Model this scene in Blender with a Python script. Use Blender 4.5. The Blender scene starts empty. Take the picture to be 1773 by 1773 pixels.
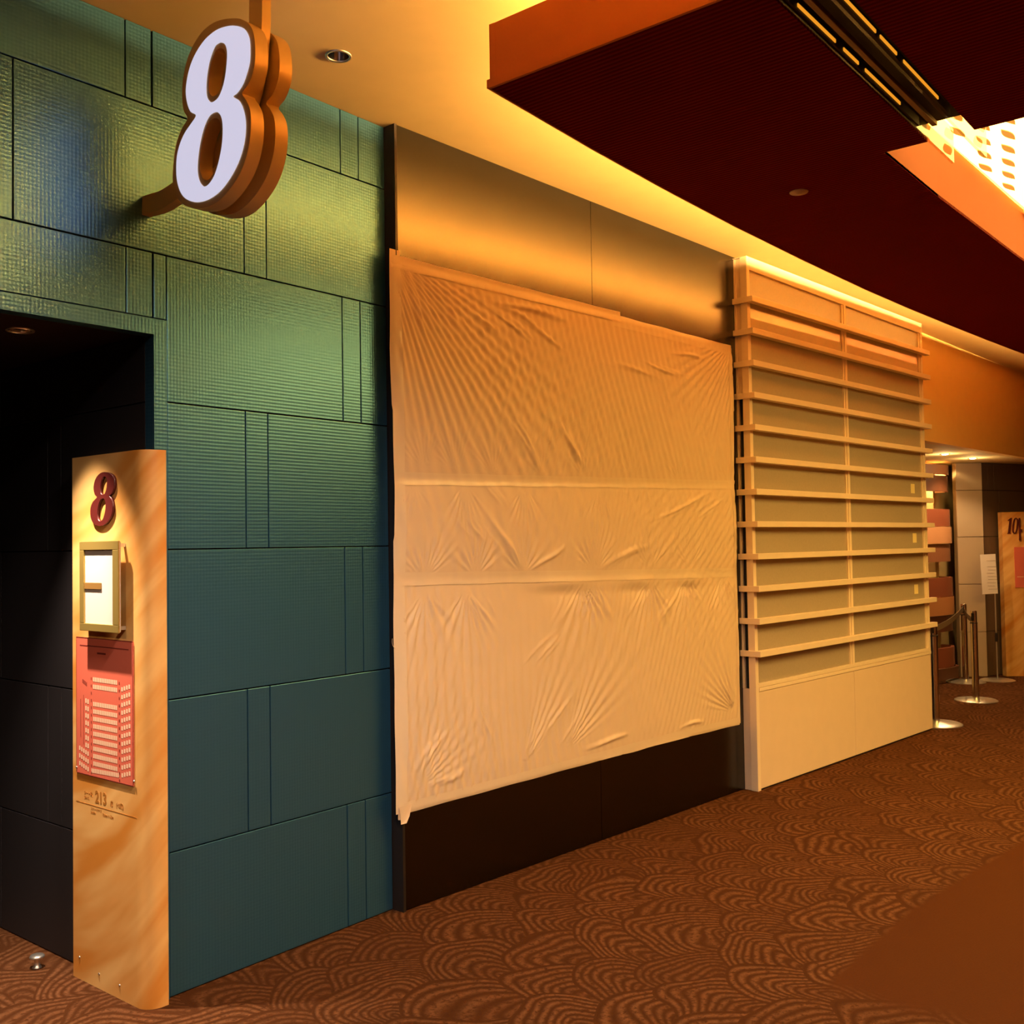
import bpy, bmesh, math, random
from mathutils import Vector, Matrix
random.seed(7)
S = bpy.context.scene
COL = S.collection

# ------------------------------------------------------------------ camera
YAW, PITCH, ROLL = -0.8884, 0.0313, -0.0156
CAM = Vector((0.0, -3.0678, 1.4863))
_f = Vector((-math.sin(YAW)*math.cos(PITCH), math.cos(YAW)*math.cos(PITCH), math.sin(PITCH)))
_r = Vector((math.cos(YAW), math.sin(YAW), 0.0))
_u = _r.cross(_f)
_r2 = _r*math.cos(ROLL) + _u*math.sin(ROLL)
_u2 = -_r*math.sin(ROLL) + _u*math.cos(ROLL)
cam_d = bpy.data.cameras.new('camera'); cam = bpy.data.objects.new('camera', cam_d); COL.objects.link(cam)
cam_d.sensor_width = 36.0; cam_d.sensor_fit = 'HORIZONTAL'; cam_d.lens = 36.0
cam_d.clip_start = 0.05; cam_d.clip_end = 100
M = Matrix((( _r2.x, _u2.x, -_f.x, CAM.x), (_r2.y, _u2.y, -_f.y, CAM.y), (_r2.z, _u2.z, -_f.z, CAM.z), (0, 0, 0, 1)))
cam.matrix_world = M
S.camera = cam

# ------------------------------------------------------------------ world, exposure
W = bpy.data.worlds.new('world'); S.world = W; W.use_nodes = True
W.node_tree.nodes['Background'].inputs[0].default_value = (1.0, 0.55, 0.25, 1)
W.node_tree.nodes['Background'].inputs[1].default_value = 0.02
S.view_settings.view_transform = 'Standard'; S.view_settings.look = 'None'
S.view_settings.exposure = 0.50; S.view_settings.gamma = 1.0
S.view_settings.use_curve_mapping = False
try:
    S.cycles.use_denoising = True
    S.cycles.sample_clamp_indirect = 6.0
    S.cycles.max_bounces = 6; S.cycles.diffuse_bounces = 3; S.cycles.glossy_bounces = 3; S.cycles.transparent_max_bounces = 6
    S.cycles.use_adaptive_sampling = True; S.cycles.adaptive_threshold = 0.1
    S.cycles.caustics_reflective = False; S.cycles.caustics_refractive = False
except Exception:
    pass

# lamp colours and strengths, tuned together
WARM = (1.0, 0.56, 0.20)
P_COVE = 410.0         # cove strips on top of the hung soffit
P_PANEL = 5.4        # luminous ceiling panel in the well
P_SIGN = 0.53        # white faces of the blade sign
P_VEST = 230.0        # doorway downlight
P_FAR = 44.0         # far downlights
P_BACK = 230.0        # added out-of-view downlights that fill the foyer

# ------------------------------------------------------------------ helpers
class NT:
    def __init__(s, mat):
        s.t = mat.node_tree; s.n = s.t.nodes; s.l = s.t.links
    def set(s, sock, v):
        if isinstance(v, bpy.types.NodeSocket): s.l.new(v, sock)
        elif isinstance(v, (tuple, list)): sock.default_value = tuple(v) if len(v) != 3 or sock.type != 'RGBA' else (*v, 1)
        else: sock.default_value = v
    def m(s, op, a, b=None, c=None):
        n = s.n.new('ShaderNodeMath'); n.operation = op
        for i, v in enumerate((a, b, c)):
            if v is not None: s.set(n.inputs[i], v)
        return n.outputs[0]
    def pos(s):
        g = s.n.new('ShaderNodeNewGeometry'); x = s.n.new('ShaderNodeSeparateXYZ'); s.l.new(g.outputs['Position'], x.inputs[0])
        return x.outputs[0], x.outputs[1], x.outputs[2]
    def obj(s):
        g = s.n.new('ShaderNodeTexCoord'); x = s.n.new('ShaderNodeSeparateXYZ'); s.l.new(g.outputs['Object'], x.inputs[0])
        return x.outputs[0], x.outputs[1], x.outputs[2]
    def xyz(s, x, y, z):
        n = s.n.new('ShaderNodeCombineXYZ')
        for i, v in enumerate((x, y, z)): s.set(n.inputs[i], v)
        return n.outputs[0]
    def noise(s, vec, scale, detail=2.0, rough=0.5, dist=0.0):
        n = s.n.new('ShaderNodeTexNoise'); s.l.new(vec, n.inputs['Vector'])
        n.inputs['Scale'].default_value = scale; n.inputs['Detail'].default_value = detail
        n.inputs['Roughness'].default_value = rough; n.inputs['Distortion'].default_value = dist
        return n.outputs[0]
    def white(s, vec):
        n = s.n.new('ShaderNodeTexWhiteNoise'); n.noise_dimensions = '3D'; s.l.new(vec, n.inputs['Vector'])
        return n.outputs['Value']
    def mix(s, fac, a, b):
        n = s.n.new('ShaderNodeMix'); n.data_type = 'RGBA'
        s.set(n.inputs['Factor'], fac); s.set(n.inputs[6], a); s.set(n.inputs[7], b)
        return n.outputs[2]
    def ramp(s, v, lo, hi):
        n = s.n.new('ShaderNodeMapRange'); n.interpolation_type = 'SMOOTHSTEP'
        s.set(n.inputs[0], v); n.inputs[1].default_value = lo; n.inputs[2].default_value = hi
        return n.outputs[0]
    def bump(s, h, strength, dist):
        n = s.n.new('ShaderNodeBump'); n.inputs['Strength'].default_value = strength; n.inputs['Distance'].default_value = dist
        s.l.new(h, n.inputs['Height']); return n.outputs[0]

def mat(name, col, rough=0.5, metal=0.0, coat=0.0, coat_r=0.1, emit=None, es=0.0, spec=0.5, sheen=0.0, sample=True):
    m = bpy.data.materials.new(name); m.use_nodes = True
    b = m.node_tree.nodes['Principled BSDF']
    b.inputs['Base Color'].default_value = (*col, 1); b.inputs['Roughness'].default_value = rough
    b.inputs['Metallic'].default_value = metal; b.inputs['Coat Weight'].default_value = coat
    b.inputs['Coat Roughness'].default_value = coat_r; b.inputs['Specular IOR Level'].default_value = spec
    b.inputs['Sheen Weight'].default_value = sheen
    if emit:
        b.inputs['Emission Color'].default_value = (*emit, 1); b.inputs['Emission Strength'].default_value = es
        if not sample: m.cycles.emission_sampling = 'NONE'
    # a whisper of procedural unevenness in every surface
    t = NT(m); tc = t.n.new('ShaderNodeTexCoord')
    nz = t.noise(tc.outputs['Object'], 9.0, 1.0)
    k = t.ramp(nz, 0.2, 0.8)
    t.l.new(t.mix(k, tuple(c*0.985 for c in col), tuple(min(1, c*1.015) for c in col)), b.inputs['Base Color'])
    return m
def bsdf(m): return m.node_tree.nodes['Principled BSDF']

def mesh(name, verts, faces, material, parent=None, smooth=False):
    me = bpy.data.meshes.new(name); me.from_pydata([tuple(v) for v in verts], [], faces); me.update()
    bm = bmesh.new(); bm.from_mesh(me); bmesh.ops.recalc_face_normals(bm, faces=bm.faces); bm.to_mesh(me); bm.free()
    o = bpy.data.objects.new(name, me); COL.objects.link(o)
    if material: me.materials.append(material)
    if smooth:
        for p in me.polygons: p.use_smooth = True
    if parent: o.parent = parent
    return o
class MB:
    def __init__(s): s.v = []; s.f = []
    def add(s, v, f):
        o = len(s.v); s.v += [tuple(x) for x in v]; s.f += [tuple(i+o for i in q) for q in f]; return s
    def box(s, x0, x1, y0, y1, z0, z1):
        return s.add([(x0,y0,z0),(x1,y0,z0),(x1,y1,z0),(x0,y1,z0),(x0,y0,z1),(x1,y0,z1),(x1,y1,z1),(x0,y1,z1)],
                     [(3,2,1,0),(4,5,6,7),(0,1,5,4),(1,2,6,5),(2,3,7,6),(3,0,4,7)])
    def prism(s, poly, z0, z1, zt=None):
        n = len(poly)
        v = [(x, y, z0) for x, y in poly] + [(x, y, (zt(x, y) if zt else z1)) for x, y in poly]
        return s.add(v, [tuple(range(n-1, -1, -1)), tuple(range(n, 2*n))] + [(i, (i+1) % n, n+(i+1) % n, n+i) for i in range(n)])
    def lathe(s, prof, seg=28, c=(0, 0, 0)):
        v = []; f = []
        for r, z in prof:
            for k in range(seg):
                a = 2*math.pi*k/seg; v.append((c[0]+r*math.cos(a), c[1]+r*math.sin(a), c[2]+z))
        for i in range(len(prof)-1):
            for k in range(seg):
                k2 = (k+1) % seg; f.append((i*seg+k, i*seg+k2, (i+1)*seg+k2, (i+1)*seg+k))
        f.append(tuple(range(seg-1, -1, -1))); n = (len(prof)-1)*seg; f.append(tuple(range(n, n+seg)))
        return s.add(v, f)
    def out(s, name, material, parent=None, smooth=False): return mesh(name, s.v, s.f, material, parent, smooth)
def bevel(o, w, seg=2):
    m = o.modifiers.new('bevel', 'BEVEL'); m.width = w; m.segments = seg; m.limit_method = 'ANGLE'; return o
def smooth_angle(o):
    for p in o.data.polygons: p.use_smooth = True
    m = o.modifiers.new('edges', 'EDGE_SPLIT'); m.split_angle = math.radians(35); return o
def box(name, x0, x1, y0, y1, z0, z1, material, parent=None, bev=0.0):
    o = MB().box(x0, x1, y0, y1, z0, z1).out(name, material, parent)
    if bev: bevel(o, bev)
    return o
def empty(name, loc=(0, 0, 0), rz=0.0):
    o = bpy.data.objects.new(name, None); COL.objects.link(o); o.location = loc; o.rotation_euler = (0, 0, rz); o.empty_display_size = 0.1
    return o
def tag(o, label, cat, group=None):
    o['label'] = label; o['category'] = cat
    if group: o['group'] = group
    return o
def struct(o, label=None):
    o['kind'] = 'structure'
    if label: o['label'] = label
    return o
def catmull(pts, n=5):
    out = []; L = len(pts)
    for i in range(L):
        p0, p1, p2, p3 = pts[i-1], pts[i], pts[(i+1) % L], pts[(i+2) % L]
        for k in range(n):
            t = k/n
            out.append(tuple(0.5*((2*p1[j]) + (-p0[j]+p2[j])*t + (2*p0[j]-5*p1[j]+4*p2[j]-p3[j])*t*t + (-p0[j]+3*p1[j]-3*p2[j]+p3[j])*t**3) for j in (0, 1)))
    return out
def flat(name, loops, depth, xform, material, parent=None):
    """closed 2D loops (outer and holes), filled and extruded by depth; xform maps (a, b, c) to 3D"""
    cu = bpy.data.curves.new(name, 'CURVE'); cu.dimensions = '2D'; cu.fill_mode = 'BOTH'; cu.extrude = depth/2
    for lp in loops:
        sp = cu.splines.new('POLY'); sp.points.add(len(lp)-1); sp.use_cyclic_u = True
        for p, (a, b) in zip(sp.points, lp): p.co = (a, b, 0, 1)
    return curve_mesh(name, cu, depth, xform, material, parent)
def curve_mesh(name, cu, depth, xform, material, parent):
    t = bpy.data.objects.new(name, cu); COL.objects.link(t)
    dg = bpy.context.evaluated_depsgraph_get(); dg.update()
    me = bpy.data.meshes.new_from_object(t.evaluated_get(dg)); me.name = name
    bpy.data.objects.remove(t); bpy.data.curves.remove(cu)
    for v in me.vertices: v.co = xform(v.co.x, v.co.y, v.co.z + depth/2)
    bm = bmesh.new(); bm.from_mesh(me); bmesh.ops.remove_doubles(bm, verts=bm.verts, dist=1e-5)
    bmesh.ops.recalc_face_normals(bm, faces=bm.faces); bm.to_mesh(me); bm.free()
    me.materials.clear(); me.materials.append(material)
    o = bpy.data.objects.new(name, me); COL.objects.link(o)
    if parent: o.parent = parent
    return o
def text(name, body, size, xform, material, parent=None, depth=0.001, sx=1.0, shear=0.0, align='LEFT', bold=0.0):
    cu = bpy.data.curves.new(name, 'FONT'); cu.body = body; cu.size = size; cu.extrude = depth/2; cu.shear = shear
    cu.align_x = align; cu.resolution_u = 3; cu.offset = bold
    return curve_mesh(name, cu, depth, lambda a, b, c: xform(a*sx, b, c), material, parent)

# ------------------------------------------------------------------ materials
def make_teal():
    m = mat('teal_metal_panel', (0.080, 0.275, 0.50), 0.31, 0.8, coat=0.20, coat_r=0.24)
    bsdf(m).inputs['Coat IOR'].default_value = 1.6
    t = NT(m); x, y, z = t.pos(); k = math.pi/0.0125
    s = t.m('ADD', x, y)
    a = t.m('SINE', t.m('MULTIPLY', t.m('ADD', s, z), k)); b = t.m('SINE', t.m('MULTIPLY', t.m('SUBTRACT', s, z), k))
    h = t.m('MULTIPLY', a, b)
    nb = t.bump(h, 0.12, 0.0020); t.l.new(nb, bsdf(m).inputs['Normal']); t.l.new(nb, bsdf(m).inputs['Coat Normal'])
    # scuffs: faint pale scratches low on the wall
    v = t.xyz(t.m('MULTIPLY', x, 3.0), 0.0, t.m('ADD', t.m('MULTIPLY', z, 42.0), t.m('MULTIPLY', x, -9.0)))
    sc = t.ramp(t.noise(v, 1.0, 2.0, 0.7), 0.70, 0.78)
    low = t.m('MULTIPLY', sc, t.ramp(z, 0.75, 0.15))
    base = t.mix(t.m('MULTIPLY', low, 0.30), (0.080, 0.275, 0.50), (0.5, 0.52, 0.5))
    t.l.new(base, bsdf(m).inputs['Base Color'])
    return m
def make_bronze():
    m = mat('bronze_metal_panel', (0.095, 0.088, 0.072), 0.23, 1.0)
    t = NT(m); tc = t.n.new('ShaderNodeTexCoord')
    t.l.new(t.bump(t.noise(tc.outputs['Object'], 220.0, 2.0), 0.12, 0.001), bsdf(m).inputs['Normal'])
    return m
def make_carpet():
    m = mat('fan_pattern_carpet', (0.2, 0.1, 0.05), 0.95, spec=0.04)
    t = NT(m); x, y, z = t.pos()
    Wd, H, RY = 0.46, 0.165, 0.37
    vec = t.xyz(x, y, 0.0)
    n1 = t.m('SUBTRACT', t.noise(vec, 2.4, 1.0), 0.5); n2 = t.m('SUBTRACT', t.noise(t.xyz(x, y, 7.3), 2.4, 1.0), 0.5)
    u = t.m('DIVIDE', t.m('ADD', x, t.m('MULTIPLY', n1, 0.34)), Wd)
    v = t.m('DIVIDE', t.m('ADD', y, t.m('MULTIPLY', n2, 0.28)), H)
    vf = t.m('FLOOR', v)
    val = None
    for k in range(0, 3):
        j = t.m('SUBTRACT', vf, float(k))
        off = t.m('MULTIPLY', t.m('FRACT', t.m('MULTIPLY', j, 0.5)), 1.0)
        uu = t.m('ADD', u, off); ui = t.m('FLOOR', uu)
        rnd = t.white(t.xyz(ui, j, 3.0)); rnd2 = t.white(t.xyz(ui, j, 9.0))
        du = t.m('SUBTRACT', t.m('SUBTRACT', uu, ui), t.m('ADD', 0.5, t.m('MULTIPLY', t.m('SUBTRACT', rnd, 0.5), 0.25)))
        dv = t.m('MULTIPLY', t.m('SUBTRACT', v, t.m('ADD', j, t.m('MULTIPLY', rnd2, 0.5))), H/RY)
        d = t.m('SQRT', t.m('ADD', t.m('POWER', t.m('MULTIPLY', t.m('ABSOLUTE', du), 2.0), 2.0), t.m('POWER', t.m('ABSOLUTE', dv), 2.0)))
        per = t.m('ADD', 7.5, t.m('MULTIPLY', rnd2, 2.5))
        st = t.m('ADD', t.m('MULTIPLY', t.m('SINE', t.m('MULTIPLY', t.m('SUBTRACT', d, 1.0), t.m('MULTIPLY', per, 2*math.pi))), 0.5), 0.5)
        st = t.m('MULTIPLY', st, t.ramp(d, 1.02, 0.94))
        st = t.m('MULTIPLY', st, t.m('ADD', 0.65, t.m('MULTIPLY', rnd, 0.35)))
        if val is None: val = t.m('MULTIPLY', st, 0.7)
        else:
            ins = t.m('MULTIPLY', t.m('LESS_THAN', d, 1.0), t.m('GREATER_THAN', dv, 0.0))
            val = t.m('ADD', t.m('MULTIPLY', ins, st), t.m('MULTIPLY', t.m('SUBTRACT', 1.0, ins), val))
    fine = t.noise(vec, 160.0, 2.0, 0.8); speck = t.noise(vec, 45.0, 2.0, 0.7)
    val = t.m('MULTIPLY', val, t.ramp(speck, 0.25, 0.6))
    # plain area of the foyer centre
    wob = t.m('MULTIPLY', t.m('SUBTRACT', t.noise(vec, 5.0, 2.0), 0.5), 0.10)
    lim = t.m('SUBTRACT', -1.665, t.m('MULTIPLY', t.m('MAXIMUM', t.m('SUBTRACT', x, 4.2), 0.0), 0.10))
    inx = t.ramp(t.m('SUBTRACT', x, t.m('ADD', 3.30, wob)), -0.06, 0.10)
    iny = t.ramp(t.m('SUBTRACT', lim, y), -0.015, 0.03)
    plain = t.m('MULTIPLY', inx, iny)
    val = t.m('MULTIPLY', val, t.m('SUBTRACT', 1.0, plain))
    dark = t.mix(plain, (0.062, 0.021, 0.0065), (0.080, 0.0255, 0.007))
    c = t.mix(val, dark, (0.165, 0.070, 0.029))
    c = t.mix(t.m('MULTIPLY', t.ramp(fine, 0.35, 0.75), 0.35), c, (0.05, 0.02, 0.01))
    t.l.new(c, bsdf(m).inputs['Base Color'])
    hgt = t.m('ADD', t.m('MULTIPLY', val, 0.6), t.m('MULTIPLY', fine, 0.8))
    t.l.new(t.bump(hgt, 0.5, 0.006), bsdf(m).inputs['Normal'])
    return m
def make_soffit():
    m = mat('ribbed_maroon_board', (0.16, 0.004, 0.001), 0.85, spec=0.03)
    t = NT(m); x, y, z = t.pos()
    w = t.m('ADD', t.m('MULTIPLY', t.m('SINE', t.m('MULTIPLY', x, 2*math.pi/0.021)), 0.5), 0.5)
    t.l.new(t.bump(w, 0.8, 0.006), bsdf(m).inputs['Normal'])
    c = t.mix(w, (0.11, 0.0025, 0.0005), (0.20, 0.005, 0.001))
    t.l.new(c, bsdf(m).inputs['Base Color'])
    return m
def make_pillar():
    m = mat('swirl_print_amber', (0.7, 0.4, 0.12), 0.45, coat=0.15, coat_r=0.25)
    t = NT(m); x, y, z = t.obj()
    s = t.m('SUBTRACT', t.m('MULTIPLY', x, 1.0), y)      # runs round the rounded corner
    cur = t.m('MULTIPLY', t.m('POWER', t.m('ADD', s, 0.47), 2.0), 0.9)
    v = t.xyz(t.m('MULTIPLY', s, 0.6), 0.0, t.m('SUBTRACT', t.m('MULTIPLY', z, 2.4), t.m('MULTIPLY', cur, 1.6)))
    n = t.noise(v, 1.7, 3.0, 0.55, 0.4)
    n2 = t.noise(t.xyz(t.m('MULTIPLY', s, 1.3), 4.0, t.m('SUBTRACT', t.m('MULTIPLY', z, 5.0), t.m('MULTIPLY', cur, 4.0))), 2.0, 2.0)
    k = t.ramp(t.m('ADD', t.m('MULTIPLY', n, 0.7), t.m('MULTIPLY', n2, 0.3)), 0.36, 0.66)
    c = t.mix(k, (0.70, 0.27, 0.04), (0.95, 0.60, 0.22))
    t.l.new(c, bsdf(m).inputs['Base Color'])
    return m
def make_plastic():
    m = mat('masking_film', (0.86, 0.64, 0.43), 0.45, spec=0.35)
    t = NT(m); tc = t.n.new('ShaderNodeTexCoord')
    t.l.new(t.bump(t.noise(tc.outputs['Object'], 60.0, 1.0), 0.10, 0.003), bsdf(m).inputs['Normal'])
    return m
def make_pane():
    m = mat('frosted_pane', (0.50, 0.41, 0.29), 0.55, coat=1.0, coat_r=0.03, spec=0.3)
    t = NT(m); tc = t.n.new('ShaderNodeTexCoord')
    t.l.new(t.mix(t.ramp(t.noise(tc.outputs['Object'], 90.0, 3.0), 0.3, 0.7), (0.49, 0.40, 0.285), (0.515, 0.42, 0.30)), bsdf(m).inputs['Base Color'])
    return m
def make_glass(name, tint, glossy=0.12):
    m = bpy.data.materials.new(name); m.use_nodes = True; nt = m.node_tree; nt.nodes.clear()
    o = nt.nodes.new('ShaderNodeOutputMaterial'); mx = nt.nodes.new('ShaderNodeMixShader'); tr = nt.nodes.new('ShaderNodeBsdfTransparent'); gl = nt.nodes.new('ShaderNodeBsdfGlossy')
    lw = nt.nodes.new('ShaderNodeLayerWeight'); ge = nt.nodes.new('ShaderNodeNewGeometry')
    p5 = nt.nodes.new('ShaderNodeMath'); p5.operation = 'POWER'; p5.inputs[1].default_value = 4.0; nt.links.new(lw.outputs['Facing'], p5.inputs[0])
    ma = nt.nodes.new('ShaderNodeMath'); ma.operation = 'MULTIPLY_ADD'; ma.inputs[1].default_value = 0.7; ma.inputs[2].default_value = 0.05; nt.links.new(p5.outputs[0], ma.inputs[0])
    inv = nt.nodes.new('ShaderNodeMath'); inv.operation = 'SUBTRACT'; inv.inputs[0].default_value = 1.0; nt.links.new(ge.outputs['Backfacing'], inv.inputs[1])
    fr = nt.nodes.new('ShaderNodeMath'); fr.operation = 'MULTIPLY'; nt.links.new(ma.outputs[0], fr.inputs[0]); nt.links.new(inv.outputs[0], fr.inputs[1])
    nz = nt.nodes.new('ShaderNodeTexNoise'); nz.inputs['Scale'].default_value = 3.0
    mr = nt.nodes.new('ShaderNodeMapRange'); mr.inputs[3].default_value = 0.01; mr.inputs[4].default_value = 0.04
    nt.links.new(nz.outputs[0], mr.inputs[0]); nt.links.new(mr.outputs[0], gl.inputs['Roughness'])
    tr.inputs[0].default_value = (*tint, 1); gl.inputs[0].default_value = (1, 1, 1, 1)
    nt.links.new(fr.outputs[0], mx.inputs[0]); nt.links.new(tr.outputs[0], mx.inputs[1]); nt.links.new(gl.outputs[0], mx.inputs[2]); nt.links.new(mx.outputs[0], o.inputs[0])
    return m

TEAL = make_teal(); BRONZE = make_bronze(); CARPET = make_carpet(); SOFFIT = make_soffit(); AMBER = make_pillar()
FILM = make_plastic(); PANE = make_pane(); GLASS = make_glass('clear_glass_fin', (0.93, 0.88, 0.72))
CREAM = mat('cream_paint', (0.90, 0.66, 0.30), 0.85, spec=0.2)
ORANGE = mat('orange_paint', (0.30, 0.068, 0.018), 0.75, spec=0.25)  # same orange as the bulkhead, darkened against the panel's strong light
REDOR = mat('red_orange_paint', (0.58, 0.15, 0.025), 0.7, spec=0.25)
BLACK = mat('black_joint', (0.010, 0.010, 0.010), 0.8)
DARKTRIM = mat('dark_brown_trim', (0.014, 0.006, 0.004), 0.6)
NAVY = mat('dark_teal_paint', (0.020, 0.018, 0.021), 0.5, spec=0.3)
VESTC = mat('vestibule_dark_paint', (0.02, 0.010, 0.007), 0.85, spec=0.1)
WHITEP = mat('white_lacquer', (0.96, 0.77, 0.57), 0.40, spec=0.4)
BASEW = mat('white_board', (0.86, 0.66, 0.49), 0.55, spec=0.3)
TAPE = mat('clear_tape', (0.92, 0.71, 0.49), 0.30, spec=0.5, coat=0.3, coat_r=0.2)
SIGNM = mat('bronze_satin_metal', (0.95, 0.68, 0.30), 0.38, 0.3)
SIGNW = mat('lit_white_acrylic', (0.35, 0.35, 0.4), 0.4, emit=(0.80, 0.78, 1.0), es=P_SIGN)
MAROON = mat('maroon_lettering', (0.09, 0.010, 0.008), 0.45)
GOLD = mat('brushed_gold', (0.50, 0.36, 0.10), 0.38, 0.6)
PAPER = mat('white_paper', (0.72, 0.63, 0.57), 0.8)
REDPL = mat('red_print', (0.74, 0.16, 0.10), 0.45)
SEATC = mat('pale_seat_print', (0.92, 0.62, 0.42), 0.6)
INK = mat('brown_ink', (0.42, 0.16, 0.02), 0.6)
INK2 = mat('dark_red_ink', (0.22, 0.03, 0.02), 0.6)
CHROME = mat('chrome', (0.75, 0.72, 0.70), 0.16, 1.0)
STEEL = mat('satin_steel', (0.80, 0.77, 0.72), 0.32, 0.9)
BELT = mat('olive_belt', (0.20, 0.13, 0.07), 0.8)
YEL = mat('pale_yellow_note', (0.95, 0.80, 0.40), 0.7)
OPP = mat('brown_wall_paint', (0.20, 0.09, 0.045), 0.7)
BEIGE = mat('beige_panel', (0.58, 0.44, 0.30), 0.45, 0.2)
TAUPE = mat('taupe_panel', (0.16, 0.10, 0.06), 0.55, 0.2)

# ------------------------------------------------------------------ shell
def zc(x): return 3.2415 - 0.0125*max(0.0, x-3.0)
floor = mesh('floor', [(-5, -9, 0), (14.5, -9, 0), (14.5, 4, 0), (-5, 4, 0)], [(0, 1, 2, 3)], CARPET); struct(floor, 'brown carpet with woven fan pattern and plain centre')
cx = [-5, 0, 3, 5.6, 8.2, 11, 14.5]
v = []; f = []
for x in cx: v += [(x, -9, zc(x)), (x, 4, zc(x)), (x, 4, zc(x)+.1), (x, -9, zc(x)+.1)]
for i in range(len(cx)-1):
    a = 4*i; b = a+4
    f += [(a, a+1, b+1, b), (a+3, b+3, b+2, a+2), (a, b, b+3, a+3), (a+1, a+2, b+2, b+1)]
f += [(0, 3, 2, 1), (len(v)-4, len(v)-3, len(v)-2, len(v)-1)]
# the luminous well is cut through the ceiling by leaving the panel below it
ceil = mesh('ceiling', v, f, CREAM); struct(ceil, 'cream painted ceiling')
struct(box('wall_back', -5, 14.5, -9.1, -9, 0, 3.3, OPP), 'brown wall across the foyer')
struct(box('wall_left_end', -5.1, -5, -9, 4, 0, 3.3, OPP), 'brown wall at the near end of the foyer')
struct(box('wall_right_end', 14.5, 14.6, -9, 4, 0, 3.3, OPP), 'brown wall at the far end of the foyer')

# ------------------------------------------------------------------ teal panel wall with doorway
JX0, JX1, LZ = 0.10, 1.889, 2.205           # doorway
wl = MB(); wl.box(JX1+.005, 2.965, 0.012, 0.12, 0, 3.24); wl.box(-3.2, JX0, 0.012, 0.12, 0, 3.24); wl.box(JX0, JX1+.005, 0.012, 0.12, LZ+.06, 3.24)
wall_left = wl.out('wall_left', BLACK); struct(wall_left, 'teal embossed metal panel wall around dark doorway')
rows = [0.002, 0.476, 0.983, 1.486, 1.983, 2.481, 2.976, 3.240]
PA = [1.791, 1.890, 2.7226, 2.8186]; PB = [2.257, 2.356]
def panel(x0, x1, z0, z1, fr=0.0):
    g = 0.0022
    o = box('panel', x0+g, x1-g, 0.0, 0.014, z0+g, z1-g, TEAL, wall_left, 0.0015)
    return o
for i in range(7):
    z0, z1 = rows[i], rows[i+1]
    base = PA if i % 2 == 0 else PB
    xs = sorted(set([round(b-0.9314*k, 4) for b in (PA if i % 2 == 0 else PB) for k in range(0, 6)]))
    xs = [x for x in xs if -3.2 < x < 2.96]; xs = [-3.2] + xs + [2.965]
    for a, b in zip(xs, xs[1:]):
        if b-a < 0.02: continue
        # doorway cut
        if z1 <= LZ+0.06 or z0 < LZ+0.06:
            zz0 = max(z0, LZ+0.055) if z1 > LZ+0.06 else None
            segs = []
            if b <= JX0-.05 or a >= JX1+.05: segs.append((a, b, z0, z1))
            else:
                if a < JX0-.05: segs.append((a, JX0-.05, z0, z1))
                if b > JX1+.05: segs.append((JX1+.05, b, z0, z1))
                if zz0 is not None: segs.append((max(a, JX0-.05), min(b, JX1+.05), zz0, z1))
            for q in segs:
                if q[1]-q[0] > .01: panel(*q)
        else: panel(a, b, z0, z1)
# doorway casing: thin teal trim, slightly proud
tr = MB(); tr.box(JX1, JX1+.048, -.004, .05, 0, LZ+.053); tr.box(JX0-.05, JX1, -.004, .05, LZ, LZ+.053); tr.box(JX0-.05, JX0, -.004, .05, 0, LZ)
o = tr.out('trim_1', TEAL); struct(o, 'flat teal casing round the doorway')
# doorway passage
VC = 2.212
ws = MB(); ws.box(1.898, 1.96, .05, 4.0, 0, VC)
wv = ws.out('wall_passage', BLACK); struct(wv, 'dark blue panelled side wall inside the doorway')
for i in range(5):
    z0, z1 = rows[i], min(rows[i+1], VC)
    js = [0.05, .62, .72, 1.56, 1.66, 2.6, 4.0] if i % 2 else [0.05, 1.10, 1.20, 2.10, 2.2, 4.0]
    for a, b in zip(js, js[1:]):
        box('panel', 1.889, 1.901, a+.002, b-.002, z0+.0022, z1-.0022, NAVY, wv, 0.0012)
struct(box('wall_passage_end', -1.0, 1.96, 3.9, 4.0, 0, VC, NAVY), 'dark wall at the end of the passage')
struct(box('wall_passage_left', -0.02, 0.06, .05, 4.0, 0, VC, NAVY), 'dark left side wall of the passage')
pc = struct(box('ceiling_passage', 0.0, 1.96, .05, 4.0, VC, VC+.06, VESTC), 'dark ceiling of the passage')

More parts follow.
